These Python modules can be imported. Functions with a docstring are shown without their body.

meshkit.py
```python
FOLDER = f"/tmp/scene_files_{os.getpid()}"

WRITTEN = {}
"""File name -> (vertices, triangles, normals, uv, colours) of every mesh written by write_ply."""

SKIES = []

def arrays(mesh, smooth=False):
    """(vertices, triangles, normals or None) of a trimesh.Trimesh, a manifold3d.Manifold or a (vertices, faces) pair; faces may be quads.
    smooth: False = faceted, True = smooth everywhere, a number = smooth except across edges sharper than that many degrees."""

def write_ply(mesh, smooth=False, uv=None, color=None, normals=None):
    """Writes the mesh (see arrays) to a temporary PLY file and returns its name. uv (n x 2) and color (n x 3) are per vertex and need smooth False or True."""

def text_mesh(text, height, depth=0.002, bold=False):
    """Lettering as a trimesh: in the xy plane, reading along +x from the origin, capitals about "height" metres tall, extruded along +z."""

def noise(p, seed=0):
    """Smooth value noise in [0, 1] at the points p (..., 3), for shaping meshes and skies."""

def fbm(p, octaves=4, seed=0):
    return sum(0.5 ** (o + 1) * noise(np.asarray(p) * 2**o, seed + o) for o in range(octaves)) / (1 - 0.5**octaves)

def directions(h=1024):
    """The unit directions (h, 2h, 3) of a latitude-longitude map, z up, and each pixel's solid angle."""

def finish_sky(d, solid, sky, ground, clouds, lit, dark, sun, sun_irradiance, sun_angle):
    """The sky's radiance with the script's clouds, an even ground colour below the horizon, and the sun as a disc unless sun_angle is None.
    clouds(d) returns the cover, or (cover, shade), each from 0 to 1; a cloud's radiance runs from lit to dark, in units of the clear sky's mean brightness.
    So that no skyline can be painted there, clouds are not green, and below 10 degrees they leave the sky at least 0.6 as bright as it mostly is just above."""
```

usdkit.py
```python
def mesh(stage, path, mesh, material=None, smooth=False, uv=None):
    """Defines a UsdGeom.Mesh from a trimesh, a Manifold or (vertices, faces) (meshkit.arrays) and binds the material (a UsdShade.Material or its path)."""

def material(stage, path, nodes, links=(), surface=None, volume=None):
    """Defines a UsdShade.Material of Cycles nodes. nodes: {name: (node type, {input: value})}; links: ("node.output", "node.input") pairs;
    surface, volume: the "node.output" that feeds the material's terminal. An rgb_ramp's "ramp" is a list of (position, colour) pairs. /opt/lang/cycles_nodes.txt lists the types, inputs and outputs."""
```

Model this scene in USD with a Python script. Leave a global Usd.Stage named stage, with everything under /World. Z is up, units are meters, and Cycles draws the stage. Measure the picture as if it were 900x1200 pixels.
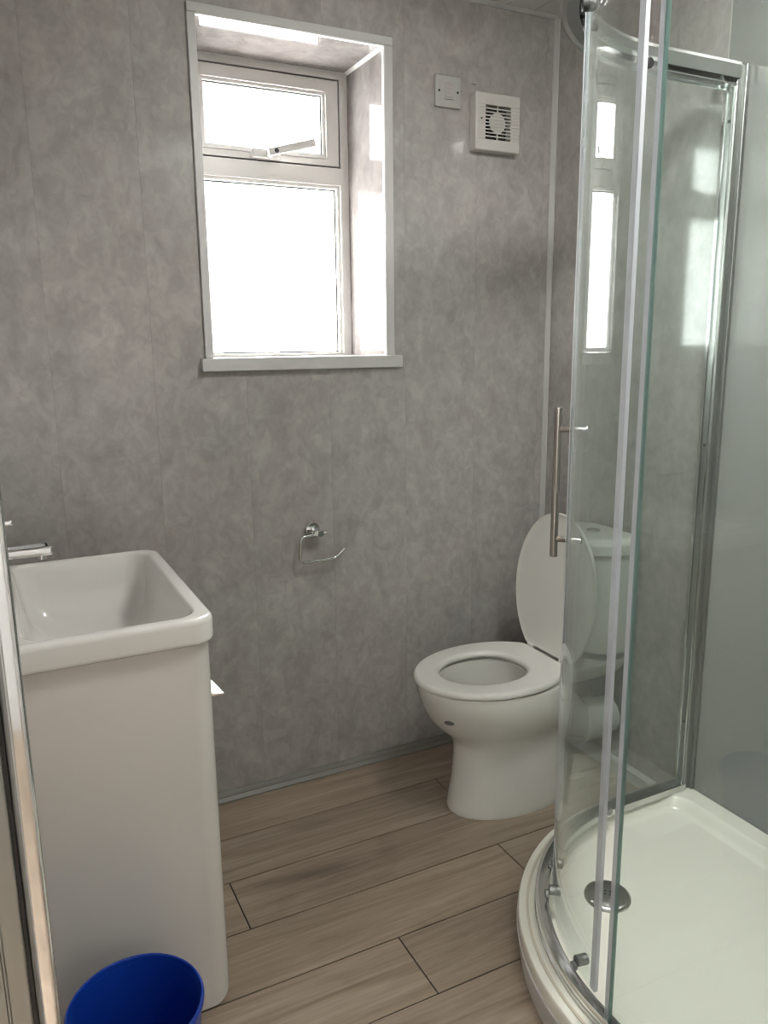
import math, random
import numpy as np, trimesh, manifold3d as m3
from shapely.geometry import Polygon, LineString, Point, box as sbox
from shapely.ops import unary_union
from pxr import Usd, UsdGeom, UsdLux, UsdShade, Gf, Sdf
import usdkit, meshkit

random.seed(4); np.random.seed(4)
stage = Usd.Stage.CreateInMemory()
UsdGeom.SetStageUpAxis(stage, UsdGeom.Tokens.z)
UsdGeom.SetStageMetersPerUnit(stage, 1.0)
UsdGeom.Xform.Define(stage, '/World')
PI = math.pi

# ------------------------------------------------------------------ camera, light
EXPOSURE = 1.66
SKY = 2.9
F_PX, YAW, PITCH, ROLL, EYE = 924.035, 0.46291, -0.21061, -0.0111, 1.335
cy_, sy_ = math.cos(YAW), math.sin(YAW)
fwd = np.array([sy_ * math.cos(PITCH), cy_ * math.cos(PITCH), math.sin(PITCH)])
rt = np.array([cy_, -sy_, 0.0]); up = np.cross(rt, fwd)
rt, up = rt * math.cos(ROLL) + up * math.sin(ROLL), -rt * math.sin(ROLL) + up * math.cos(ROLL)
cam = UsdGeom.Camera.Define(stage, '/World/camera')
M = Gf.Matrix4d(*[float(x) for x in (*rt, 0, *up, 0, *(-fwd), 0, 0, 0, EYE, 1)])
cam.AddTransformOp().Set(M)
cam.CreateHorizontalApertureAttr(36.0); cam.CreateVerticalApertureAttr(48.0)
cam.CreateFocalLengthAttr(36.0 * F_PX / 900.0)
cam.CreateClippingRangeAttr(Gf.Vec2f(0.02, 200.0))
cam.CreateExposureAttr(EXPOSURE)

dome = UsdLux.DomeLight.Define(stage, '/World/sky')
dome.CreateIntensityAttr(SKY); dome.CreateColorAttr(Gf.Vec3f(1.0, 0.985, 0.96))

# ------------------------------------------------------------------ materials
LK = '/World/Looks/'
def mat(name, nodes, links, surface='p.BSDF'):
    return usdkit.material(stage, LK + name, nodes, links, surface=surface)
def plain(name, color, rough=0.4, metallic=0.0, coat=0.0, spec=0.5, **kw):
    return mat(name, {'p': ('principled_bsdf', dict(base_color=color, roughness=rough, metallic=metallic, coat_weight=coat, specular_ior_level=spec, **kw))}, [])

def wall_mat(name, lo, hi, rough, bumpy=0.15):
    return mat(name, {
        'g0': ('geometry', {}), 'oi': ('object_info', {}), 'mu': ('math', dict(math_type='multiply', value2=23.0)),
        'cx': ('combine_xyz', dict(x=0.0, y=0.0, z=0.0)), 'ad': ('vector_math', dict(math_type='add')),
        'g': ('mapping', dict(scale=(1.0, 1.0, 0.8))),
        'n1': ('noise_texture', dict(scale=13.0, detail=4.0, roughness=0.6, distortion=0.7)),
        'n2': ('noise_texture', dict(scale=2.3, detail=3.0, roughness=0.5, distortion=0.8)),
        'n3': ('noise_texture', dict(scale=34.0, detail=3.0, roughness=0.55, distortion=0.8)),
        'r1': ('rgb_ramp', dict(ramp=[(0.30, lo), (0.50, tuple((a + b) / 2 for a, b in zip(lo, hi))), (0.56, tuple(a * .45 + b * .55 for a, b in zip(lo, hi))), (0.72, hi)])),
        'r2': ('rgb_ramp', dict(ramp=[(0.35, (0.985, 1.0, 0.992)), (0.65, (1.02, 0.995, 0.99))])),
        'r3': ('rgb_ramp', dict(ramp=[(0.36, (0.93, 0.93, 0.93)), (0.5, (1.0, 1.0, 1.0)), (0.60, (1.07, 1.07, 1.07))])),
        'm': ('mix_color', dict(blend_type='multiply', fac=1.0, use_clamp=False)),
        'm2': ('mix_color', dict(blend_type='multiply', fac=1.0, use_clamp=False)),
        'p': ('principled_bsdf', dict(roughness=rough, specular_ior_level=0.4)),
    }, [('oi.random', 'mu.value1'), ('mu.value', 'cx.z'), ('g0.position', 'ad.vector1'), ('cx.vector', 'ad.vector2'), ('ad.vector', 'g.vector'), ('g.vector', 'n1.vector'), ('g0.position', 'n2.vector'), ('g.vector', 'n3.vector'), ('n1.fac', 'r1.fac'), ('n2.fac', 'r2.fac'), ('n3.fac', 'r3.fac'),
        ('r1.color', 'm.a'), ('r2.color', 'm.b'), ('m.result', 'm2.a'), ('r3.color', 'm2.b'), ('m2.result', 'p.base_color')])

WALL = wall_mat('marbled_wall_panel', (0.300, 0.285, 0.275), (0.405, 0.386, 0.373), 0.075)
REVEAL_DIMMED = wall_mat('marbled_reveal_dimmed', (0.165, 0.150, 0.146), (0.25, 0.23, 0.223), 0.06)  # wall panel in a darker copy, to offset strong window light on the reveal
GREYPANEL = plain('plain_grey_panel', (0.25, 0.26, 0.25), 0.12)
PLASTER = plain('painted_plaster', (0.62, 0.60, 0.57), 0.7)
HALLPAINT = plain('hall_paint', (0.36, 0.355, 0.345), 0.7)
ADDED_LAMP = mat('added_lamp_diffuser', {'e': ('emission', dict(color=(1.0, 0.975, 0.93), strength=28.0))}, [], surface='e.emission')  # emission of the added lamp above the view
SWITCH = plain('switch_plastic', (0.40, 0.39, 0.372), 0.35)
FANM = plain('fan_plastic', (0.52, 0.50, 0.475), 0.35)
PVC = plain('white_plastic', (0.66, 0.65, 0.635), 0.28)
TRIM = plain('white_trim', (0.50, 0.495, 0.49), 0.35)
BEAD = plain('pale_bead', (0.42, 0.415, 0.40), 0.35)
CEIL = plain('ceiling_board', (0.55, 0.54, 0.52), 0.3)
SKIRT = plain('grey_skirting', (0.20, 0.19, 0.175), 0.45)
CERAMIC = plain('white_ceramic', (0.66, 0.65, 0.61), 0.12, coat=0.3)
BASIN = plain('white_basin', (0.70, 0.685, 0.655), 0.14, coat=0.3)
SEAT = plain('seat_plastic', (0.68, 0.665, 0.63), 0.22)
GLOSSWHITE = plain('gloss_white_board', (0.64, 0.615, 0.58), 0.13, coat=0.3)
TRAYM = plain('tray_acrylic', (0.78, 0.775, 0.69), 0.16, coat=0.2)
TRAYSIDE = plain('tray_riser', (0.56, 0.54, 0.51), 0.35)
SILICONE = plain('yellowed_silicone', (0.56, 0.52, 0.42), 0.45)
CHROME = plain('chrome', (0.72, 0.72, 0.72), 0.07, metallic=1.0)
STEEL = plain('brushed_steel', (0.50, 0.46, 0.42), 0.24, metallic=1.0)
RAILM = plain('polished_rail', (0.62, 0.62, 0.61), 0.22, metallic=1.0)
FRAME = plain('window_plastic', (0.54, 0.525, 0.505), 0.28)
ALU = plain('satin_aluminium', (0.30, 0.31, 0.30), 0.38, metallic=1.0)
RUBBER = plain('black_rubber', (0.015, 0.015, 0.015), 0.5)
DARK = plain('dark_void', (0.012, 0.010, 0.009), 0.6)
BLUE = plain('blue_plastic', (0.006, 0.045, 0.36), 0.28)
RED = plain('faded_red_print', (0.40, 0.30, 0.30), 0.5)
GREYINK = plain('grey_print', (0.12, 0.115, 0.11), 0.5)
DRAINM = plain('drain_chrome', (0.46, 0.46, 0.45), 0.28, metallic=1.0)
WATER = mat('water', {'p': ('principled_bsdf', dict(base_color=(0.80, 0.84, 0.83), roughness=0.02, transmission_weight=0.9, ior=1.33))}, [])
SEAL = mat('clear_seal', {'t': ('transparent_bsdf', dict(color=(0.82, 0.84, 0.86))), 'p': ('principled_bsdf', dict(base_color=(0.60, 0.62, 0.66), roughness=0.2)), 'x': ('mix_closure', dict(fac=0.62))},
           [('t.BSDF', 'x.closure1'), ('p.BSDF', 'x.closure2')], surface='x.closure')
EDGE = mat('glass_edge', {'t': ('transparent_bsdf', dict(color=(0.50, 0.68, 0.64))), 'p': ('principled_bsdf', dict(base_color=(0.30, 0.42, 0.40), roughness=0.08)), 'x': ('mix_closure', dict(fac=0.55))},
           [('t.BSDF', 'x.closure1'), ('p.BSDF', 'x.closure2')], surface='x.closure')

def glass(name, tint, bump=0.0, scale=60.0, film=0.0):
    nodes = {'lw': ('layer_weight', dict(blend=0.5)),
             'pw': ('math', dict(math_type='power', value2=5.0)),
             'ma': ('math', dict(math_type='multiply_add', value2=0.96, value3=0.04)),
             'pf': ('math', dict(math_type='power', value2=3.0)),
             'mf': ('math', dict(math_type='multiply_add', value2=film * 7, value3=film)),  # thin surface film; the grazing boost paints in a pale edge reflection
             't': ('transparent_bsdf', dict(color=tint)),
             'd': ('diffuse_bsdf', dict(color=(0.62, 0.655, 0.61))),
             'g': ('glossy_bsdf', dict(color=(1, 1, 1), roughness=0.0 if not bump else 0.08)),
             'y': ('mix_closure', {}), 'x': ('mix_closure', {})}
    links = [('lw.facing', 'pw.value1'), ('pw.value', 'ma.value1'), ('ma.value', 'x.fac'), ('lw.facing', 'pf.value1'), ('pf.value', 'mf.value1'), ('mf.value', 'y.fac'),
             ('t.BSDF', 'y.closure1'), ('d.BSDF', 'y.closure2'), ('y.closure', 'x.closure1'), ('g.BSDF', 'x.closure2')]
    if bump:
        nodes['gm'] = ('geometry', {}); nodes['n'] = ('noise_texture', dict(scale=scale, detail=2.0)); nodes['b'] = ('bump', dict(strength=bump, distance=0.01))
        links += [('gm.position', 'n.vector'), ('n.fac', 'b.height'), ('b.normal', 'g.normal')]
    return mat(name, nodes, links, surface='x.closure')
GLASS = glass('clear_glass', (0.945, 0.972, 0.962), film=0.016)
PANE = glass('obscure_pane', (0.96, 0.97, 0.97), 0.6, 90.0)

WOOD = mat('grey_oak', {
    'g': ('geometry', {}), 'oi': ('object_info', {}),
    'cx': ('combine_xyz', dict(x=0.0, y=0.0, z=0.0)),
    'mul': ('math', dict(math_type='multiply', value2=37.0)),
    'add': ('vector_math', dict(math_type='add')),
    'mp': ('mapping', dict(scale=(1.3, 16.0, 1.0))),
    'mp2': ('mapping', dict(scale=(3.0, 7.0, 1.0))),
    'mp3': ('mapping', dict(scale=(5.0, 130.0, 1.0))),
    'n1': ('noise_texture', dict(scale=1.0, detail=6.0, roughness=0.62, distortion=1.2)),
    'n2': ('noise_texture', dict(scale=1.0, detail=3.0, roughness=0.5, distortion=0.6)),
    'n3': ('noise_texture', dict(scale=1.0, detail=3.0, roughness=0.6)),
    'r1': ('rgb_ramp', dict(ramp=[(0.28, (0.215, 0.168, 0.126)), (0.5, (0.325, 0.259, 0.197)), (0.72, (0.415, 0.340, 0.268))])),
    'r2': ('rgb_ramp', dict(ramp=[(0.22, (0.72, 0.70, 0.68)), (0.40, (1.0, 1.0, 1.0)), (1.0, (1.06, 1.06, 1.06))])),
    'r3': ('rgb_ramp', dict(ramp=[(0.35, (0.86, 0.85, 0.84)), (0.6, (1.04, 1.04, 1.04))])),
    'rv': ('rgb_ramp', dict(ramp=[(0.0, (0.92, 0.92, 0.92)), (1.0, (1.08, 1.07, 1.06))])),
    'm1': ('mix_color', dict(blend_type='multiply', fac=1.0, use_clamp=False)),
    'm2': ('mix_color', dict(blend_type='multiply', fac=1.0, use_clamp=False)),
    'm3': ('mix_color', dict(blend_type='multiply', fac=1.0, use_clamp=False)),
    'b': ('bump', dict(strength=0.12, distance=0.002)),
    'p': ('principled_bsdf', dict(roughness=0.42)),
}, [('oi.random', 'mul.value1'), ('mul.value', 'cx.z'), ('mul.value', 'cx.x'), ('g.position', 'add.vector1'), ('cx.vector', 'add.vector2'),
    ('add.vector', 'mp.vector'), ('add.vector', 'mp2.vector'), ('add.vector', 'mp3.vector'),
    ('mp.vector', 'n1.vector'), ('mp2.vector', 'n2.vector'), ('mp3.vector', 'n3.vector'),
    ('n1.fac', 'r1.fac'), ('n2.fac', 'r2.fac'), ('n3.fac', 'r3.fac'), ('oi.random', 'rv.fac'),
    ('r1.color', 'm1.a'), ('r2.color', 'm1.b'), ('m1.result', 'm2.a'), ('r3.color', 'm2.b'), ('m2.result', 'm3.a'), ('rv.color', 'm3.b'),
    ('m3.result', 'p.base_color'), ('n3.fac', 'b.height'), ('b.normal', 'p.normal')])

# ------------------------------------------------------------------ helpers
used = {}
class Node:
    def __init__(s, path, loc): s.path, s.loc = path, np.asarray(loc, float)
def numbered(parent, name):
    k = parent + '/' + name; n = used.get(k, 0); used[k] = n + 1
    return k if n == 0 else f'{k}_{n:03d}'
def keys(prim, **kw):
    for k, v in kw.items():
        if v: prim.SetCustomDataByKey(k, v)
def thing(name, label=None, cat=None, loc=(0, 0, 0), group=None, kind=None):
    path = numbered('/World', name)
    x = UsdGeom.Xform.Define(stage, path)
    x.AddTranslateOp().Set(Gf.Vec3d(*map(float, loc)))
    keys(x.GetPrim(), label=label, category=cat, group=group, kind=kind)
    return Node(path, loc)
def part(parent, name, mesh, material, smooth=False, label=None, kind=None):
    """One mesh under its thing (or part); vertices are given in world metres."""
    path = numbered(parent.path, name)
    v, f, _ = meshkit.arrays(mesh)
    tm = trimesh.Trimesh(v - parent.loc, f, process=False)
    p = usdkit.mesh(stage, path, tm, material, smooth=smooth)
    keys(p.GetPrim(), label=label, kind=kind)
    return Node(path, parent.loc)
cat_ = trimesh.util.concatenate

def box(x0, x1, y0, y1, z0, z1, b=0.0):
    if b <= 0:
        m = trimesh.creation.box([x1 - x0, y1 - y0, z1 - z0]); m.apply_translation([(x0 + x1) / 2, (y0 + y1) / 2, (z0 + z1) / 2]); return m
    pts = []
    for x, sx in ((x0, 1), (x1, -1)):
        for y, sy in ((y0, 1), (y1, -1)):
            for z, sz in ((z0, 1), (z1, -1)):
                pts += [(x, y + sy * b, z + sz * b), (x + sx * b, y, z + sz * b), (x + sx * b, y + sy * b, z)]
    return trimesh.convex.convex_hull(np.array(pts))
def rbox(x0, x1, y0, y1, z0, z1, r, n=10):
    """A box with rounded edges: the hull of spheres."""
    s = m3.Manifold.sphere(r, n * 2)
    return m3.Manifold.batch_hull([s.translate((x, y, z)) for x in (x0 + r, x1 - r) for y in (y0 + r, y1 - r) for z in (z0 + r, z1 - r)])
def loft(loops, cap0=True, cap1=True, closed=False):
    L = [np.asarray(l, float) for l in loops]; n = len(L[0]); v = np.vstack(L); f = []
    m = len(L)
    for i in range(m if closed else m - 1):
        a, b = i * n, ((i + 1) % m) * n
        for k in range(n):
            k2 = (k + 1) % n
            f += [(a + k, a + k2, b + k2), (a + k, b + k2, b + k)]
    if not closed:
        for idx, flip, on in ((0, True, cap0), (m - 1, False, cap1)):
            if on:
                c = len(v); v = np.vstack([v, L[idx].mean(0)])
                for k in range(n):
                    t = (idx * n + k, idx * n + (k + 1) % n, c)
                    f.append(t[::-1] if flip else t)
    return trimesh.Trimesh(v, np.array(f), process=False)
def tube(points, r, n=12):
    p = np.asarray(points, float); t = np.gradient(p, axis=0); t /= np.linalg.norm(t, axis=1, keepdims=True)
    ref = np.array([0, 0, 1.0]) if abs(t[0][2]) < 0.9 else np.array([1.0, 0, 0])
    loops = []; a = np.cross(t[0], ref); a /= np.linalg.norm(a)
    for i in range(len(p)):
        a = a - t[i] * (a @ t[i]); a /= np.linalg.norm(a); b = np.cross(t[i], a)
        ang = np.arange(n) * 2 * PI / n; rr = r[i] if np.ndim(r) else r
        loops.append(p[i] + rr * (np.cos(ang)[:, None] * a + np.sin(ang)[:, None] * b))
    return loft(loops)
def cyl(p0, p1, r, n=24, bev=0.0):
    p0, p1 = np.asarray(p0, float), np.asarray(p1, float); d = (p1 - p0); L = np.linalg.norm(d); d /= L
    b = min(bev, L / 2.01)
    if b > 0:
        return tube([p0, p0 + d * 1e-5, p0 + d * b, p1 - d * b, p1 - d * 1e-5, p1], [r - b, r - b, r, r, r - b, r - b], n)
    return tube([p0, p1], r, n)
def lathe(profile, center, n=48):
    """profile: (r, z) pairs from bottom outside round to the end."""
    ang = np.arange(n) * 2 * PI / n
    return loft([np.stack([center[0] + r * np.cos(ang), center[1] + r * np.sin(ang), np.full(n, center[2] + z)], 1) for r, z in profile])
def smooth_path(pts, r, n=6):
    """A polyline with its corners rounded."""
    P = [np.asarray(p, float) for p in pts]; out = [P[0]]
    for a, b, c in zip(P, P[1:], P[2:]):
        u, w = (a - b) / np.linalg.norm(a - b), (c - b) / np.linalg.norm(c - b)
        s, e = b + u * r, b + w * r
        for k in range(n + 1):
            t = k / n; out.append((1 - t) ** 2 * s + 2 * t * (1 - t) * b + t * t * e)
    return out + [P[-1]]
def rrect(x0, x1, y0, y1, r, z, n=10, rr=None):
    """Rounded rectangle loop at height z (counterclockwise). rr: radii of (x0y0, x1y0, x1y1, x0y1)."""
    rr = rr or (r,) * 4; out = []
    for (cx, cy, a0, q) in ((x0 + rr[0], y0 + rr[0], PI, rr[0]), (x1 - rr[1], y0 + rr[1], 1.5 * PI, rr[1]), (x1 - rr[2], y1 - rr[2], 0, rr[2]), (x0 + rr[3], y1 - rr[3], .5 * PI, rr[3])):
        for k in range(n + 1):
            a = a0 + k / n * PI / 2; out.append((cx + q * math.cos(a), cy + q * math.sin(a), z))
    return np.array(out)
def prism(poly, z0, z1):
    ms = []
    for g in getattr(poly, 'geoms', [poly]):
        m = trimesh.creation.extrude_polygon(g, z1 - z0, engine='earcut'); m.apply_translation([0, 0, z0]); ms.append(m)
    return cat_(ms)
def prism_y(poly, y0, y1):
    """poly in (x, z); extruded from y0 to y1 (y0 < y1)."""
    m = prism(poly, 0, y1 - y0); v = m.vertices.copy(); m.vertices = np.stack([v[:, 0], y1 - v[:, 2], v[:, 1]], 1); return m
def prism_x(poly, x0, x1):
    """poly in (y, z)."""
    m = prism(poly, 0, x1 - x0); v = m.vertices.copy(); m.vertices = np.stack([x0 + v[:, 2], v[:, 0], v[:, 1]], 1); return m
def fixwind(m):
    m = trimesh.Trimesh(m.vertices, m.faces, process=True); trimesh.repair.fix_normals(m); return m

# ------------------------------------------------------------------ the room
YB, XR, XL, YF, ZC = 2.128, 1.671, -0.115, 0.50, 2.296
WX0, WX1, WZ0, WZ1 = 0.556, 1.075, 1.300, 2.134     # window opening in the panel face
WY = 2.375                                          # inner face of the window frame
HX0, HX1, HY0, HZ = -0.75, 1.25, -1.70, 2.296         # hall outside the door, where the picture is taken from
DX1 = 0.80                                          # right jamb of the door opening

# floor: planks run along x
fl = thing('floor', 'grey brown oak effect plank floor', None, kind='structure')
part(fl, 'subfloor', box(XL - .1, XR + .1, YF - .1, YB + .1, -0.10, -0.0022), DARK)
PW = 0.181; y_first = YB - 0.008
rows = []; y = YB - 0.192
bounds = [YB - 0.006, y]
while bounds[-1] > YF - .09: bounds.append(bounds[-1] - PW)
joints = {0: [0.02, 1.30], 1: [1.135], 2: [0.426], 3: [-0.1, 1.12], 4: [0.72], 5: [0.2, 1.4], 6: [0.9], 7: [0.3], 8: [.8]}
G = 0.0017
for i, (ya, yb) in enumerate(zip(bounds, bounds[1:])):
    xs = [XL - .06] + joints.get(i, []) + [XR + .06]
    for xa, xb in zip(xs, xs[1:]):
        if xb - xa > 0.05:
            part(fl, 'plank', box(xa + G, xb - G, max(yb, YF - .1) + G, ya - G, -0.0021, 0.0), WOOD)

# back wall with the window opening
wb = thing('wall_back', 'marbled grey panelled wall with the window', None, kind='structure')
hole = sbox(WX0 - .012, WZ0 - .03, WX1 + .012, WZ1 + .012)
part(wb, 'masonry', prism_y(sbox(XL - .1, -.1, XR + .1, ZC + .1).difference(hole), YB + .009, YB + .34), PLASTER)
seams = [XL - .02] + [0.398 + .247 * k for k in range(-1, 6)] + [XR]
win = sbox(WX0 - .004, WZ0 - .02, WX1 + .004, WZ1 + .004)
for xa, xb in zip(seams, seams[1:]):
    poly = sbox(xa + .00018, 0.002, xb - .00018, ZC).difference(win)
    for g in getattr(poly, 'geoms', [poly]):
        part(wb, 'wall_panel', prism_y(g, YB, YB + .009), WALL)
part(wb, 'wall_mark', box(1.363, 1.378, YB - .0012, YB + .002, 2.072, 2.0745), GREYINK, label='small dark nick in the panel above the fan')

# right wall: marbled panels, then the plain grey shower board from the enclosure forward
YS = 1.478
wr = thing('wall_right', 'wall behind the toilet and along the shower', None, kind='structure')
part(wr, 'masonry', box(XR + .010, XR + .12, YF - .12, YB + .12, -.1, ZC + .1), PLASTER)
ys = [YB, 1.985, 1.738, YS]
for ya, yb in zip(ys, ys[1:]):
    part(wr, 'wall_panel', box(XR, XR + .010, yb + .00018, ya - .00018, 0.002, ZC), WALL)
part(wr, 'shower_board', box(XR, XR + .010, YF, YS - .003, 0.002, ZC), GREYPANEL, label='plain grey glossy shower board')
part(wr, 'joint_strip', box(XR - .0015, XR + .004, YS - .003, YS + .0005, 0.1, ZC), BEAD)

wl = thing('wall_left', 'marbled panelled wall behind the vanity', None, kind='structure')
part(wl, 'masonry', box(XL - .12, XL - .010, YF - .12, YB + .12, -.1, ZC + .1), PLASTER)
ys = [YB, 1.90, 1.653, 1.406, 1.159, .912, .665, YF]
for ya, yb in zip(ys, ys[1:]):
    part(wl, 'wall_panel', box(XL - .010, XL, yb + .00018, ya - .00018, 0.002, ZC), WALL)

wf = thing('wall_front', 'wall with the door opening towards the hall', None, kind='structure')
DZ = 2.02
part(wf, 'masonry', prism_y(sbox(XL - .1, -.1, XR + .1, ZC + .1).difference(sbox(XL - .001, -.2, DX1, DZ)), YF - .10, YF - .008), PLASTER)
part(wf, 'shower_board', box(DX1, XR, YF - .008, YF, 0.002, ZC), GREYPANEL)
part(wf, 'wall_panel', box(XL, DX1 - .001, YF - .008, YF, DZ, ZC), WALL)

ce = thing('ceiling', 'white narrow-board ceiling', None, kind='structure')
part(ce, 'slab', box(XL - .1, XR + .1, YF - .1, YB + .3, ZC + .006, ZC + .12), PLASTER)
k = 0; x = XR - .095
edges = [XR]
while x > XL: edges.append(x); x -= .100
edges.append(XL)
for xb, xa in zip(edges, edges[1:]):
    part(ce, 'ceiling_board', box(xa + .0008, xb - .0008, YF - .09, YB, ZC, ZC + .008, .0018), CEIL)

cl = thing('ceiling_light', 'added unseen round ceiling light over the shower door to brighten the room', 'ceiling light', loc=(1.06, .82, ZC))  # unseen lamp, added to raise the brightness of the room
part(cl, 'rim', lathe([(.178, 0), (.190, 0), (.192, -.004), (.192, -.030), (.188, -.036), (.178, -.036)][::-1], (1.06, .82, ZC)), PVC, 40)
part(cl, 'diffuser', lathe([(0, -.050), (.08, -.0475), (.14, -.042), (.178, -.034), (.178, -.030), (0, -.030)], (1.06, .82, ZC)), ADDED_LAMP, 40)

# the hall the picture is taken from
hf = thing('floor_hall', 'hall floor outside the bathroom door', None, kind='structure')
part(hf, 'boards', box(HX0, HX1, HY0, YF - .1, -.1, -.001), WOOD)
hw = thing('wall_hall', 'plain painted hall walls behind the camera', None, kind='structure')
part(hw, 'wall_side', prism_x(sbox(HY0, -.1, YF - .1, HZ).difference(sbox(-1.05, 1.2, -.60, 1.9)), HX0 - .1, HX0), HALLPAINT, label='hall wall with an unseen opening added to let light in')  # opening is added, lets sky light in for a soft bounce
part(hw, 'wall_side', box(HX1, HX1 + .1, HY0, YF - .1, -.1, HZ), HALLPAINT)
part(hw, 'wall_end', prism_y(sbox(HX0 - .1, -.1, HX1 + .1, HZ + .1)  , HY0 - .1, HY0), HALLPAINT)
hc = thing('ceiling_hall', 'plain hall ceiling behind the camera', None, kind='structure')
part(hc, 'slab', box(HX0 - .1, HX1 + .1, HY0 - .1, YF - .1, HZ, HZ + .1), HALLPAINT)

# trims
t = thing('trim_1', 'pale bead up the corner behind the toilet', None, loc=(XR, YB, 0), kind='structure')
part(t, 'corner_bead', fixwind(prism(Polygon([(XR, YB), (XR - .014, YB), (XR - .0135, YB - .003), (XR - .004, YB - .012), (XR, YB - .0125)]), 0.03, ZC - .004)), BEAD)
t = thing('trim_2', 'thin white ceiling bead along the window wall', None, loc=(0, YB, ZC), kind='structure')
part(t, 'ceiling_bead', prism_x(Polygon([(YB, ZC), (YB - .009, ZC), (YB - .0085, ZC - .003), (YB - .003, ZC - .0085), (YB, ZC - .009)]), XL, XR), BEAD)
t = thing('trim_3', 'thin white ceiling bead along the toilet wall', None, loc=(XR, 0, ZC), kind='structure')
part(t, 'ceiling_bead', prism_y(Polygon([(XR, ZC), (XR - .009, ZC), (XR - .0085, ZC - .003), (XR - .003, ZC - .0085), (XR, ZC - .009)]), YF, YB), BEAD)
t = thing('baseboard_back', 'slim grey stepped skirting strip under the window wall', None, loc=(0, YB, 0), kind='structure')
part(t, 'skirting_strip', prism_x(Polygon([(YB, .001), (YB - .020, .001), (YB - .020, .005), (YB - .011, .014), (YB - .011, .017), (YB - .007, .024), (YB - .004, .028), (YB, .028)]), XL, XR), SKIRT)
t = thing('baseboard_right', 'white skirting strip behind the toilet', None, loc=(XR, 0, 0), kind='structure')
part(t, 'skirting_strip', prism_y(Polygon([(XR, .001), (XR - .018, .001), (XR - .018, .038), (XR - .012, .045), (XR, .045)]), YS + .01, YB - .021), TRIM)

# ------------------------------------------------------------------ window
w = thing('window_1', 'white plastic window with obscure glass in a deep panelled reveal', None, loc=(0.815, YB, WZ0), kind='structure')
# reveal lining
part(w, 'reveal_panel', box(WX1, WX1 + .008, YB - .001, WY + .01, WZ0 - .005, WZ1 + .008), REVEAL_DIMMED)
part(w, 'reveal_panel', box(WX0 - .008, WX0, YB - .001, WY + .01, WZ0 - .005, WZ1 + .008), REVEAL_DIMMED)
part(w, 'reveal_panel', box(WX0, WX1, YB - .001, WY + .01, WZ1, WZ1 + .008), REVEAL_DIMMED)
# casing on the wall face
part(w, 'casing', box(WX0 - .022, WX0, YB - .009, YB + .001, WZ0 + .0005, WZ1, .0015), TRIM)
part(w, 'casing', box(WX1, WX1 + .025, YB - .009, YB + .001, WZ0 + .0005, WZ1, .0015), TRIM)
part(w, 'casing', box(WX0 - .022, WX1 + .025, YB - .009, YB + .001, WZ1 + .0005, WZ1 + .022, .0015), TRIM)
# bright inner edge beads of the reveal corners
part(w, 'corner_strip', box(WX1 - .004, WX1 + .001, YB - .010, YB + .004, WZ0, WZ1, .001), PVC)
part(w, 'corner_strip', box(WX0, WX1, YB - .010, YB + .004, WZ1 - .004, WZ1 + .001, .001), PVC)
part(w, 'corner_strip', fixwind(prism_y(Polygon([(WX1, WZ1), (WX1 - .008, WZ1), (WX1, WZ1 - .008)]), YB, WY)), PVC)
# sill board
part(w, 'window_sill', rbox(WX0 - .035, WX1 + .045, YB - .022, YB + .012, WZ0 - .034, WZ0 + .001, .003), TRIM)
part(w, 'window_sill', box(WX0, WX1, YB + .010, WY + .01, WZ0 - .030, WZ0), PVC, label='inner sill board')
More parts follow.
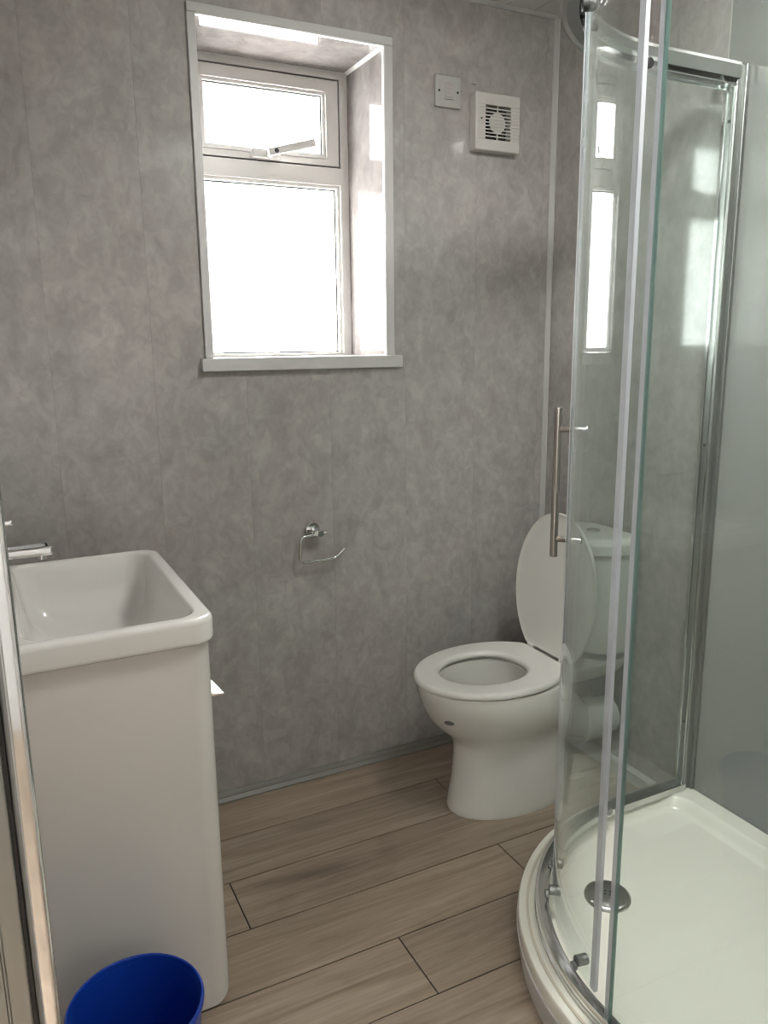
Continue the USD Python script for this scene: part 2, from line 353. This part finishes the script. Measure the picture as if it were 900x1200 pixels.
# outer frame and transom
FT = WZ1 - .022; TR0, TR1 = 1.818, 1.862
fr = sbox(WX0, WZ0, WX1, WZ1).difference(sbox(WX0 + .026, TR1, WX1 - .026, FT)).difference(sbox(WX0 + .020, WZ0 + .004, WX1 - .022, TR0))
part(w, 'outer_frame', prism_y(fr, WY, WY + .07), FRAME)
lower = sbox(WX0 + .020, WZ0 + .004, WX1 - .022, TR0)
bead = lower.difference(sbox(WX0 + .034, WZ0 + .010, WX1 - .036, TR0 - .015))
part(w, 'glazing_bead', prism_y(bead, WY + .008, WY + .03), FRAME)
part(w, 'glazing_bead', prism_y(lower.difference(lower.buffer(-.006, join_style=2)), WY - .002, WY + .012), FRAME)
part(w, 'pane', box(WX0 + .03, WX1 - .032, WY + .030, WY + .034, WZ0 + .006, TR0 - .01), PANE)
gk = sbox(WX0 + .034, WZ0 + .010, WX1 - .036, TR0 - .015)
part(w, 'gasket', prism_y(gk.difference(gk.buffer(-.0035, join_style=2)), WY + .026, WY + .030), GREYINK)
# opening vent
vent = sbox(WX0 + .031, TR1 + .0045, WX1 - .0305, FT - .0045)
vglass = sbox(WX0 + .078, TR1 + .036, WX1 - .080, FT - .047)
part(w, 'gasket', prism_y(sbox(WX0 + .024, TR1 - .002, WX1 - .024, FT + .002).difference(vent.buffer(-.004, join_style=2)), WY + .012, WY + .016), GREYINK)
ca = part(w, 'casement', prism_y(vent.difference(vglass.buffer(.013, join_style=2)), WY + .001, WY + .045), FRAME)
part(ca, 'glazing_bead', prism_y(vglass.buffer(.013, join_style=2).difference(vglass), WY + .006, WY + .02), FRAME)
part(ca, 'glazing_bead', prism_y(vglass.buffer(.013, join_style=2).difference(vglass.buffer(.008, join_style=2)), WY - .004, WY + .004), FRAME)
part(ca, 'pane', prism_y(vglass.buffer(.004, join_style=2), WY + .020, WY + .024), PANE)
part(ca, 'gasket', prism_y(vglass.difference(vglass.buffer(-.0035, join_style=2)), WY + .016, WY + .020), GREYINK)
hx, hz = 0.815, 1.879
part(ca, 'handle_plate', rbox(hx - .055, hx + .035, WY - .024, WY - .011, hz - .013, hz + .012, .005), FRAME)
hd = part(ca, 'handle', loft([rrect(-.011, .011, -.007, .007, .006, z) for z in (0, .03, .12, .148)]).apply_transform(
    trimesh.transformations.translation_matrix([hx - .012, WY - .048, hz - .002]) @ trimesh.transformations.rotation_matrix(-.27, [0, 1, 0]) @ trimesh.transformations.rotation_matrix(PI / 2, [0, 1, 0])), FRAME, 40)
part(hd, 'lock', cyl((hx + .010, WY - .0575, hz + .004), (hx + .010, WY - .050, hz + .004), .0065, bev=.001), RUBBER, label='dark key lock')
part(ca, 'handle_hub', cyl((hx, WY - .046, hz), (hx, WY - .022, hz), .011), FRAME, 40)

# ------------------------------------------------------------------ wall fittings
s = thing('fan_switch', 'square white switch plate with two dark screws left of the extractor fan', 'switch', loc=(1.279, YB, 2.040))
part(s, 'plate', rbox(1.236, 1.322, YB - .010, YB, 1.998, 2.083, .003), SWITCH)
part(s, 'rocker', box(1.266, 1.293, YB - .0125, YB - .009, 2.025, 2.062, .0015), SWITCH)
for px in (1.248, 1.310):
    part(s, 'screw', cyl((px, YB - .0108, 2.0405), (px, YB - .009, 2.0405), .0034, 12), RUBBER)
part(s, 'print', cat_([box(1.268, 1.291, YB - .0129, YB - .0123, z, z + .0016) for z in (2.054, 2.048)] + [box(1.2785, 1.2805, YB - .0129, YB - .0123, 2.034, 2.047), box(1.270, 1.289, YB - .0129, YB - .0123, 2.033, 2.0345)]), RED, label='faint red marking on the switch')
part(s, 'print_line', box(1.266, 1.296, YB - .0104, YB - .0098, 2.0185, 2.0205), GREYINK)

fx0, fx1, fz0, fz1, fd = 1.3575, 1.5145, 1.889, 2.047, .034
f = thing('extractor_fan', 'square white slatted extractor fan high on the wall near the corner', 'extractor fan', loc=((fx0 + fx1) / 2, YB, (fz0 + fz1) / 2))
gx0, gx1, gz0, gz1 = fx0 + .034, fx1 - .034, fz0 + .031, fz1 - .033
shell = m3.Manifold(m3.Mesh(np.asarray(box(gx0, gx1, YB - .05, YB - .008, gz0, gz1).vertices, np.float32), np.asarray(box(gx0, gx1, YB - .05, YB - .008, gz0, gz1).faces, np.uint32)))
hs = rbox(fx0, fx1, YB - fd, YB, fz0, fz1, .004) - shell
nsl = 10; pitch = (gz1 - gz0) / nsl
for k in range(nsl + 1):
    z = gz0 + k * pitch
    for a, b in ((fx0 + .008, gx0 - .002), (gx1 + .002, fx1 - .003)):
        c = m3.Manifold.cube((b - a, .004, .0016)).translate((a, YB - fd - .002, z - .0008)); hs = hs - c
part(f, 'housing', hs, FANM, 30)
part(f, 'back_plate', box(gx0, gx1, YB - .009, YB - .006, gz0, gz1), DARK)
for k in range(1, nsl):
    z = gz0 + k * pitch
    part(f, 'slat', box(gx0 - .001, gx1 + .001, YB - fd + .001, YB - fd + .0045, z - .0017, z + .0017, .0005), FANM)
mx, mz = (gx0 + gx1) / 2, (gz0 + gz1) / 2
part(f, 'centre_disc', cyl((mx, YB - fd + .0035, mz), (mx, YB - fd + .008, mz), .028, 36), FANM, 40)
part(f, 'slat_tie', box(mx - .002, mx + .002, YB - fd + .003, YB - fd + .006, gz0, gz1), FANM)
part(f, 'pilot_light', cyl((fx0 + .020, YB - fd - .0006, mz + .008), (fx0 + .020, YB - fd + .002, mz + .008), .0025, 12), RUBBER)

hx, hz = .822, .799
h = thing('toilet_roll_holder', 'empty chrome toilet roll holder on the grey wall below the window', 'toilet roll holder', loc=(hx, YB, hz))
part(h, 'wall_rosette', cyl((hx, YB - .009, hz), (hx, YB, hz), .023, 32, bev=.002), CHROME, 40)
part(h, 'arm', cyl((hx + .001, YB - .042, hz - .004), (hx, YB - .008, hz), .0085, 20, bev=.001), CHROME, 40)
YH = YB - .036
part(h, 'boss', cyl((hx + .012, YH - .008, hz - .006), (hx + .012, YH + .012, hz - .006), .0105, 20, bev=.0015), CHROME, 40)
loop_pts = smooth_path([(hx + .037, YH, hz - .004), (hx - .048, YH, hz - .012), (hx - .052, YH, hz - .088), (hx + .062, YH, hz - .086), (hx + .088, YH, hz - .060)], .013)
part(h, 'bar', tube(loop_pts, .0046, 10), CHROME, 60)

# ------------------------------------------------------------------ toilet (axis along x, front towards -x)
TY = 1.767
def egg(xf, xb, hw, z, n=72, e=2.0, eb=2.3, cxr=.52):
    """Plan outline: front at xf, back at xb, half width hw."""
    xc = xf + (xb - xf) * cxr; out = []
    for k in range(n):
        a = 2 * PI * k / n; c, s_ = math.cos(a), math.sin(a)
        q = e if c < 0 else eb
        r_ = (abs(c) ** q + abs(s_) ** q) ** (-1 / q)
        out.append((xc + (xb - xc if c > 0 else xc - xf) * r_ * c, TY + hw * r_ * s_, z))
    return np.array(out)
to = thing('toilet', 'white close-coupled toilet with its lid raised between wall and shower', 'toilet', loc=(1.35, TY, 0))
outer = [(0.0, 1.088, 1.47, .118), (.012, 1.086, 1.47, .121), (.03, 1.09, 1.47, .119), (.10, 1.10, 1.46, .111), (.17, 1.106, 1.45, .106), (.205, 1.104, 1.45, .106), (.228, 1.094, 1.45, .112),
         (.250, 1.072, 1.45, .126), (.275, 1.045, 1.45, .142), (.305, 1.022, 1.45, .157), (.34, 1.006, 1.445, .168), (.37, .998, 1.44, .1745), (.392, .996, 1.44, .176), (.400, 1.000, 1.437, .173)]
loops = [egg(a, b, hw, z, eb=2.8) for z, a, b, hw in outer]
inner = [(.400, 1.055, 1.335, .118), (.392, 1.062, 1.328, .112), (.36, 1.058, 1.335, .115), (.31, 1.075, 1.330, .105), (.27, 1.10, 1.315, .088), (.24, 1.14, 1.29, .065), (.22, 1.17, 1.27, .048), (.20, 1.19, 1.25, .035)]
loops += [egg(a, b, hw, z) for z, a, b, hw in inner]
pan = part(to, 'pan', loft(loops), CERAMIC, 50)
part(pan, 'water', loft([egg(1.13, 1.298, .070, z) for z in (.2425, .2450)]), WATER)
bd = Point(0, 0).buffer(1)
part(pan, 'badge', loft([np.stack([1.0235 + .0 * np.cos(q) - .0012 * k_ + .012 * np.cos(q) * .75, 1.672 - .0015 * k_ * 0 + .012 * np.cos(q) * -.9, .335 + .0058 * np.sin(q) + .0 * q], 1) for k_ in (0, 1) for q in [np.linspace(0, 2 * PI, 24, endpoint=False)]]), GREYINK, label='small grey maker badge on the bowl')
# shelf under the cistern and waste outlet behind
part(to, 'cistern_shelf', loft([rrect(1.36, 1.655, TY - w_, TY + w_, .05, z) for z, w_ in ((.335, .06), (.355, .085), (.38, .105), (.405, .115), (.412, .112))]), CERAMIC, 40)
part(to, 'waste_outlet', tube(smooth_path([(1.36, TY - .01, .28), (1.47, TY - .01, .26), (1.53, TY - .01, .185), (1.66, TY - .01, .18)], .05), .058, 24), CERAMIC, 40)
part(to, 'waste_collar', cyl((1.535, TY - .01, .182), (1.60, TY - .01, .181), .068, 28, bev=.006), CERAMIC, 40)
part(to, 'floor_bolt_cap', cyl((1.40, TY - .118, .028), (1.40, TY - .110, .03), .010, 16, bev=.002), PVC, 40)
# seat ring
so = dict(xf=.986, xb=1.418, hw=.181); si = dict(xf=1.062, xb=1.318, hw=.107)
def cover_outline(g, n=72):
    """(d, half-width offset) round the seat and lid: d is the distance from the hinge line, where the outline is cut straight."""
    a_, c_, hw_ = .236 - g, .194, .181 - g; out = []
    for k in range(n):
        t_ = 2 * PI * k / n
        out.append((max(c_ - a_ * math.cos(t_), 0.0 + g), hw_ * math.sin(t_)))
    return out
def ring(o, i, z, g=0.0): return np.array([(1.416 - d, TY + y_, z) for d, y_ in [(q[0], q[1]) for q in cover_outline(g)]])
def hole_(i, z, g=0.0): return egg(i['xf'] - g, i['xb'] + g, i['hw'] + g, z)
part(to, 'seat', loft([ring(so, si, .404, .006), ring(so, si, .408, .001), ring(so, si, .415, 0), ring(so, si, .422, .003), ring(so, si, .426, .010), hole_(si, .426, .012), hole_(si, .422, .003), hole_(si, .414, 0), hole_(si, .404, .003)], closed=True), SEAT, 50)
# raised lid: same outline, turned up about the hinge
tilt = math.radians(94)
def lid_loop(g, h_):
    out = []
    for d, y_ in cover_outline(g):
        out.append((1.416 - d * math.cos(tilt) + h_ * math.sin(tilt), TY - .006 + y_, .428 + d * .985 * math.sin(tilt) + h_ * math.cos(tilt)))
    return np.array(out)
part(to, 'lid', loft([lid_loop(.016, .004), lid_loop(.008, .0015), lid_loop(.002, 0), lid_loop(0, .004), lid_loop(.001, .010), lid_loop(.010, .017), lid_loop(.03, .020)]), SEAT, 50)
for sgn in (-1, 1):
    part(to, 'hinge', rbox(1.412, 1.442, TY + sgn * .075 - .016, TY + sgn * .075 + .016, .404, .434, .007), SEAT, 40)
# cistern
def cst(g, z, xf=1.480): return rrect(xf + g, 1.655, TY - .138 + g, TY + .138 - g, .05, z, rr=(.105 - g * .5, .05, .05, .105 - g * .5))
cn = part(to, 'cistern', loft([cst(.030, .425, 1.49), cst(.018, .430, 1.49), cst(.008, .445, 1.485), cst(.005, .52), cst(.003, .70), cst(.003, .735)]), CERAMIC, 40)
part(cn, 'cistern_lid', loft([cst(-.004, .738), cst(-.007, .742), cst(-.007, .765), cst(-.003, .775), cst(.008, .780), cst(.03, .7815)]), CERAMIC, 40)
part(cn, 'flush_button', cyl((1.578, TY, .779), (1.578, TY, .787), .021, 28, bev=.002), CHROME, 40)

# ------------------------------------------------------------------ vanity, basin, tap
VX0, VX1, VY0, VY1 = XL + .002, .334, 1.392, 1.945
v = thing('vanity_unit', 'gloss white vanity cabinet with rounded front edge under the basin', 'cabinet', loc=(.1, 1.667, 0))
rad = .042
part(v, 'cabinet', loft([rrect(VX0, VX1 - .006, VY0 + .004, VY1 - .004, .02, z, rr=(.003, rad - .006, rad - .006, .003)) for z in (.045, .66)]), GLOSSWHITE, 40)
part(v, 'plinth', box(VX0, VX1 - .05, VY0 + .03, VY1 - .03, .0, .046), GREYINK)
# side panel wraps round the front corner down to the floor
def side_panel(y0, s_):
    yy = VY0 if s_ > 0 else VY1
    outl = [(VX0, yy)]
    for k in range(13):
        a = k / 12 * PI / 2
        outl.append((VX1 - rad + rad * math.sin(a), yy + s_ * (rad - rad * math.cos(a))))
    inn = [(VX1 - .006 - (0), yy + s_ * rad)]
    ri = rad - .006
    for k in range(12, -1, -1):
        a = k / 12 * PI / 2
        inn.append((VX1 - rad + ri * math.sin(a), yy + s_ * (rad - ri * math.cos(a))))
    inn.append((VX0, yy + s_ * .006))
    return Polygon(outl + inn)
def rounded_bottom(poly, z0, z1, r):
    """Extrudes and lifts the foot in a curve near the front edge."""
    m = prism(poly, z0, z1)
    m = m.subdivide_to_size(.05); m = fixwind(m)
    vv = m.vertices.copy(); low = vv[:, 2] < z0 + 1e-4
    t_ = np.clip((vv[:, 0] - (VX1 - r)) / r, 0, 1)
    vv[low, 2] += (r * .55 * (1 - np.sqrt(np.clip(1 - t_ ** 2, 0, 1))))[low]
    m.vertices = vv; return m
part(v, 'side_panel', rounded_bottom(side_panel(VY0, 1), .004, .80, .045), GLOSSWHITE, 40)
part(v, 'side_panel', rounded_bottom(side_panel(VY1, -1), .004, .80, .045), GLOSSWHITE, 40)
for a, b in ((VY0 + rad + .001, 1.6675), (1.6695, VY1 - rad - .001)):
    d = part(v, 'door', box(VX1 - .006, VX1, a, b, .012, .795, .0015), GLOSSWHITE)
    yh = 1.452 if a < 1.6 else 1.83
    sec = [(VX1 - .001, .690), (VX1 + .004, .690), (VX1 + .034, .662), (VX1 + .034, .657), (VX1 + .020, .650), (VX1 - .001, .653)]
    hp = [(x_, yy, z_) for yy in (yh + .022, yh + .050) for x_, z_ in sec] + [(VX1 - .001, yh, .656), (VX1 + .030, yh, .655), (VX1 + .030, yh, .658), (VX1 - .001, yh, .662), (VX1 - .001, yh + .058, .656), (VX1 + .026, yh + .058, .657)]
    part(d, 'handle', trimesh.convex.convex_hull(np.array(hp)), CHROME, label='small chrome pull')

b = thing('washbasin', 'white rectangular washbasin sitting on the vanity cabinet', 'sink', loc=(.1, 1.667, .80))
BX0, BX1, BY0, BY1, BZ0, BZ1 = XL + .001, .341, 1.376, 1.958, .795, .845
def bl(g, z, rr_=.045): return rrect(BX0 + min(g, .004), BX1 - g, BY0 + g, BY1 - g, .04, z, rr=(.006, max(rr_ - g, .01), max(rr_ - g, .01), .006))
def bi(g, z, l=0.0): return rrect(.012 + g + l, .311 - g, 1.404 + g, 1.943 - g, .04, z, rr=(.045, .045, .045, .045))
bas = [bi(.10, BZ1 - .170), bi(.06, BZ1 - .166), bi(.02, BZ1 - .150), bi(-.006, BZ1 - .10), bi(-.012, BZ0 + .002), bl(.016, BZ0 + .001), bl(.005, BZ0), bl(.001, BZ0 + .003), bl(0, BZ0 + .008), bl(0, BZ1 - .010), bl(.002, BZ1 - .004), bl(.006, BZ1 - .001), bl(.012, BZ1),
       bi(-.004, BZ1), bi(0, BZ1 - .002), bi(.003, BZ1 - .007), bi(.006, BZ1 - .025), bi(.012, BZ1 - .07), bi(.020, BZ1 - .105), bi(.034, BZ1 - .132), bi(.055, BZ1 - .149), bi(.085, BZ1 - .157), bi(.12, BZ1 - .160)]
part(b, 'bowl', loft(bas), BASIN, 50)
part(b, 'waste', cyl((.16, 1.667, BZ1 - .161), (.16, 1.667, BZ1 - .156), .022, 24, bev=.002), CHROME, 40)

tp = thing('basin_tap', 'chrome basin tap with flat spout at the left edge of the basin', 'tap', loc=(-.055, 1.667, BZ1))
part(tp, 'body', rbox(-.082, -.030, 1.641, 1.693, BZ1, .968, .008), CHROME, 40)
sp = rbox(-.05, .088, 1.645, 1.689, .932, .950, .005) - m3.Manifold.cube((.16, .034, .02)).translate((-.080, 1.650, .938))
part(tp, 'spout', sp, CHROME, 40)
part(tp, 'aerator', cyl((.066, 1.667, .922), (.066, 1.667, .934), .010, 20), CHROME, 40)
part(tp, 'lever', rbox(-.075, .022, 1.648, 1.686, .998, 1.010, .004), CHROME, 40)
part(tp, 'lever_hub', cyl((-.055, 1.667, .966), (-.055, 1.667, 1.0), .020, 24), CHROME, 40)

# ------------------------------------------------------------------ bucket
bk = thing('waste_bin', 'open round blue plastic bin on the floor in front of the vanity', 'bin', loc=(.121, 1.203, 0))
BH = .25
part(bk, 'body', lathe([(0.0, 0), (.083, 0), (.086, .003), (.109, BH - .012), (.1065, BH - .012), (.0835, .006), (0.0, .005)], (.121, 1.203, 0)), BLUE, 50)
part(bk, 'rim', loft([np.stack([.121 + r_ * np.cos(q), 1.203 + r_ * np.sin(q), np.full(64, z_)], 1) for r_, z_ in ((.1065, BH - .014), (.1105, BH - .014), (.1130, BH - .010), (.1135, BH - .004), (.1115, BH), (.1090, BH), (.1072, BH - .003)) for q in [np.linspace(0, 2 * PI, 64, endpoint=False)]], closed=True), BLUE, 50)

# ------------------------------------------------------------------ shower tray
SC = np.array([1.395, .938]); RT = .545
def qpath(R, y_end=YF, x_end=XR, n=48):
    """From the toilet wall along the back, round the quadrant and forward to the front wall."""
    pts = [(x_end, SC[1] + R)]
    for k in range(n + 1):
        a = PI / 2 + k / n * PI / 2; pts.append((SC[0] + R * math.cos(a), SC[1] + R * math.sin(a)))
    pts.append((SC[0] - R, y_end)); return pts
def plan(R, gx=.002, gy=.002): return Polygon(qpath(R, YF + gy, XR - gx) + [(XR - gx, YF + gy)])
def resample(poly, z, n=260, c=(1.30, 1.0)):
    out = []
    for k in range(n):
        a = 2 * PI * k / n
        r_ = LineString([c, (c[0] + 3 * math.cos(a), c[1] + 3 * math.sin(a))]).intersection(poly.exterior)
        q = r_ if r_.geom_type == 'Point' else r_.geoms[0] if hasattr(r_, 'geoms') else Point(r_.coords[0])
        out.append((q.x, q.y, z))
    return np.array(out)
ZT, ZF = .098, .062
st = thing('shower_tray', 'white quadrant shower tray on a low curved riser by the toilet', 'shower tray', loc=(1.3, 1.0, 0))
base = plan(RT)
inner_ = base.buffer(-.052).buffer(-.07).buffer(.07)
tl = [resample(plan(RT - .012), .066), resample(plan(RT - .002), .066), resample(plan(RT), .070), resample(plan(RT), ZT - .005), resample(plan(RT - .003), ZT - .001), resample(plan(RT - .008), ZT)]
for g, z in ((-.004, ZT), (0, ZT - .001), (.006, ZT - .005), (.016, ZT - .022), (.026, ZT - .030), (.045, ZF + .001), (.09, ZF - .001)):
    tl.append(resample(inner_.buffer(-g) if g else inner_, z))
part(st, 'tray', loft(tl), TRAYM, 40)
part(st, 'riser', prism(plan(RT - .006).difference(plan(RT - .03)), .001, .060), TRAYSIDE, 30)
part(st, 'riser_lip', prism(plan(RT + .002).difference(plan(RT - .03)), .060, .0655), PVC, 30)
part(st, 'sealant', prism(LineString(qpath(.524, YF + .01, XR - .03)).buffer(.0028, cap_style=2), ZT - .001, ZT + .0025), SILICONE, 30, label='yellowed silicone bead')
dc = (1.176, 1.212)
dr = part(st, 'drain_cover', lathe([(0, 0), (.049, 0), (.0525, .002), (.0535, .006), (.052, .0105), (.046, .0135), (.030, .0150), (0, .0155)], (*dc, ZF + .0005)), DRAINM, 50)
part(dr, 'drain_dot', cat_([cyl((dc[0] + a * .008, dc[1] + b_ * .008, ZF + .0150), (dc[0] + a * .008, dc[1] + b_ * .008, ZF + .0165), .0022, 10) for a, b_ in ((1, 0), (-1, 0), (0, 1), (0, -1))]), RUBBER, kind='stuff')

# ------------------------------------------------------------------ shower enclosure
en = thing('shower_enclosure', 'curved glass shower enclosure with chrome rails on the tray', 'shower enclosure', loc=(1.3, 1.0, ZT))
Z0, Z1 = ZT + .0015, 1.962
RC = .494
def rail(R0, R1, z0, z1): return prism(Polygon(qpath(R1, YF + .004, XR - .028) + qpath(R0, YF + .004, XR - .028)[::-1]), z0, z1)
br = part(en, 'bottom_rail', rail(.478, .508, Z0, Z0 + .010), RAILM, 30)
part(br, 'rail_lip', rail(.500, .507, Z0 + .010, Z0 + .030), CHROME, 30)
part(br, 'rail_lip', rail(.478, .482, Z0 + .010, Z0 + .018), RAILM, 30)
trl = part(en, 'top_rail', rail(.474, .512, Z1 - .006, Z1), RAILM, 30)
part(trl, 'rail_face', rail(.504, .512, Z1 - .046, Z1 - .006), RAILM, 30)
part(trl, 'rail_bead', rail(.5115, .5150, Z1 - .050, Z1 - .043), CHROME, 30)
part(trl, 'rail_bead', rail(.5115, .5150, Z1 - .006, Z1 + .001), CHROME, 30)
part(trl, 'rail_face', rail(.474, .479, Z1 - .034, Z1 - .006), ALU, 30)
part(trl, 'rail_underside', rail(.482, .504, Z1 - .046, Z1 - .043), ALU, 30)
# wall profiles
def wall_profile(parent):
    yp0, yp1 = 1.408, 1.458
    wp = part(parent, 'wall_profile', box(XR - .030, XR - .0005, yp0 + .012, yp1, ZT + .001, Z1, .002), ALU)
    part(wp, 'profile_bead', box(XR - .034, XR - .028, yp0 + .036, yp1 - .003, ZT + .001, Z1, .0015), CHROME)
    part(wp, 'profile_bead', box(XR - .032, XR - .028, yp0 + .018, yp0 + .022, ZT + .001, Z1, .001), CHROME)
    part(wp, 'profile_bead', box(XR - .012, XR - .0005, yp0 + .002, yp0 + .013, ZT + .001, Z1, .001), ALU)
    for z in (.30, 1.07, 1.84):
        part(wp, 'screw', cyl((XR - .0325, yp0 + .028, z), (XR - .029, yp0 + .028, z), .004, 14, bev=.001), RUBBER)
    return wp
wall_profile(en)
part(en, 'wall_profile', box(SC[0] - .508, SC[0] - .470, YF + .0005, YF + .03, ZT + .001, Z1, .002), ALU)
# fixed glass: straight back panel, straight near panel
GT = .006
def arc_sector(R, t, a0, a1, n=40):
    o = [(SC[0] + (R + t / 2) * math.cos(a), SC[1] + (R + t / 2) * math.sin(a)) for a in np.linspace(math.radians(a0), math.radians(a1), n)]
    i = [(SC[0] + (R - t / 2) * math.cos(a), SC[1] + (R - t / 2) * math.sin(a)) for a in np.linspace(math.radians(a1), math.radians(a0), n)]
    return Polygon(o + i)
RF = .490
p1 = part(en, 'fixed_panel', box(SC[0] - .03, XR - .029, SC[1] + RF - GT / 2, SC[1] + RF + GT / 2, Z0 + .011, Z1 - .007), GLASS)
part(p1, 'glass_edge', box(SC[0] - .033, SC[0] - .030, SC[1] + RF - GT / 2, SC[1] + RF + GT / 2, Z0 + .011, Z1 - .007), EDGE)
yn = .908
p2 = part(en, 'fixed_panel', box(SC[0] - RF - GT / 2, SC[0] - RF + GT / 2, YF + .03, yn, Z0 + .011, Z1 - .007), GLASS)
part(p2, 'glass_edge', box(SC[0] - RF - GT / 2 - .0005, SC[0] - RF + GT / 2 + .0005, yn, yn + .003, Z0 + .011, Z1 - .007), EDGE)
part(p2, 'seal', box(SC[0] - RF - GT / 2 - .0005, SC[0] - RF + GT / 2 + .0005, yn + .003, yn + .013, Z0 + .011, Z1 - .007), SEAL)
RG = .466
def door(a0, a1, seal_at, lead):
    d = part(en, 'sliding_door', prism(arc_sector(RG, GT, a0, a1), ZT + .014, Z1 - .030), GLASS, 30)
    # seal strips along both upright edges
    for a in (a0, a1):
        ln = a == lead
        rad_, wdt, thk = RG, (1.7 if not ln else 1.8), (.008 if not ln else .009)
        lo, hi = (a - wdt, a) if a == a0 else (a, a + wdt)
        part(d, 'seal', prism(arc_sector(rad_, thk, lo, hi, 5), ZT + .014, Z1 - .030), SEAL, 30)
    for a in (a0 + 5, a1 - 5):
        c, s_ = math.cos(math.radians(a)), math.sin(math.radians(a))
        for zz in (ZT + .040, Z1 - .048):
            P = lambda r_, z=zz: (SC[0] + r_ * c, SC[1] + r_ * s_, z)
            part(d, 'roller', cat_([cyl(P(RG - .014), P(RG + .012), .011, 18, bev=.002), cyl(P(RG + .010, zz - .010 if zz < 1 else zz + .012), P(RG + .020, zz - .010 if zz < 1 else zz + .012), .009, 16, bev=.002)]), ALU if zz < 1 else RUBBER, 40)
    return d
d1 = door(92, 136.5, 0, 136.5)
d2 = door(138.5, 173.7, 0, 138.5)
# handle on the far door
ha = math.radians(128); c, s_ = math.cos(ha), math.sin(ha)
HP = lambda r_, z: (SC[0] + r_ * c, SC[1] + r_ * s_, z)
hb = [cyl(HP(RG + .040, .872), HP(RG + .040, 1.198), .0085, 24, bev=.001)]
hh = part(d1, 'handle', cat_(hb + [cyl(HP(RG + .003, z), HP(RG + .036, z), .0065, 16) for z in (.912, 1.152)]), STEEL, 40, label='brushed steel bar handle')
part(d1, 'handle_stud', cat_([cyl(HP(RG - .020, .912), HP(RG - .003, .912), .0075, 16, bev=.001)]), CHROME, 40)
part(d1, 'handle_stud', cat_([cyl(HP(RG - .022, 1.152), HP(RG - .003, 1.152), .007, 16), cyl(HP(RG - .027, 1.152), HP(RG - .021, 1.152), .013, 20, bev=.002)]), CHROME, 40)

# ------------------------------------------------------------------ chrome frame by the door
PX, PY = .003, .60
cf = thing('chrome_frame', 'tall chrome edged frame post standing in front of the white vanity beside the bin', 'frame', loc=(-.05, PY, 0))
part(cf, 'chrome_upright', loft([rrect(PX - .0175, PX, PY, PY + .022, .008, z, rr=(.008, .005, .003, .003)) for z in (0.002, 1.95)]), CHROME, 60)
part(cf, 'gasket', box(PX - .021, PX - .0165, PY + .006, PY + .02, .002, 1.95), RUBBER)
part(cf, 'channel', loft([rrect(-.110, PX - .020, PY + .002, PY + .024, .002, z) for z in (.002, 1.95)]), ALU, 40)
part(cf, 'channel_rib', box(PX - .0375, PX - .0345, PY, PY + .004, .002, 1.95, .001), ALU)
part(cf, 'channel_rib', box(PX - .062, PX - .058, PY, PY + .004, .002, 1.95, .001), ALU)
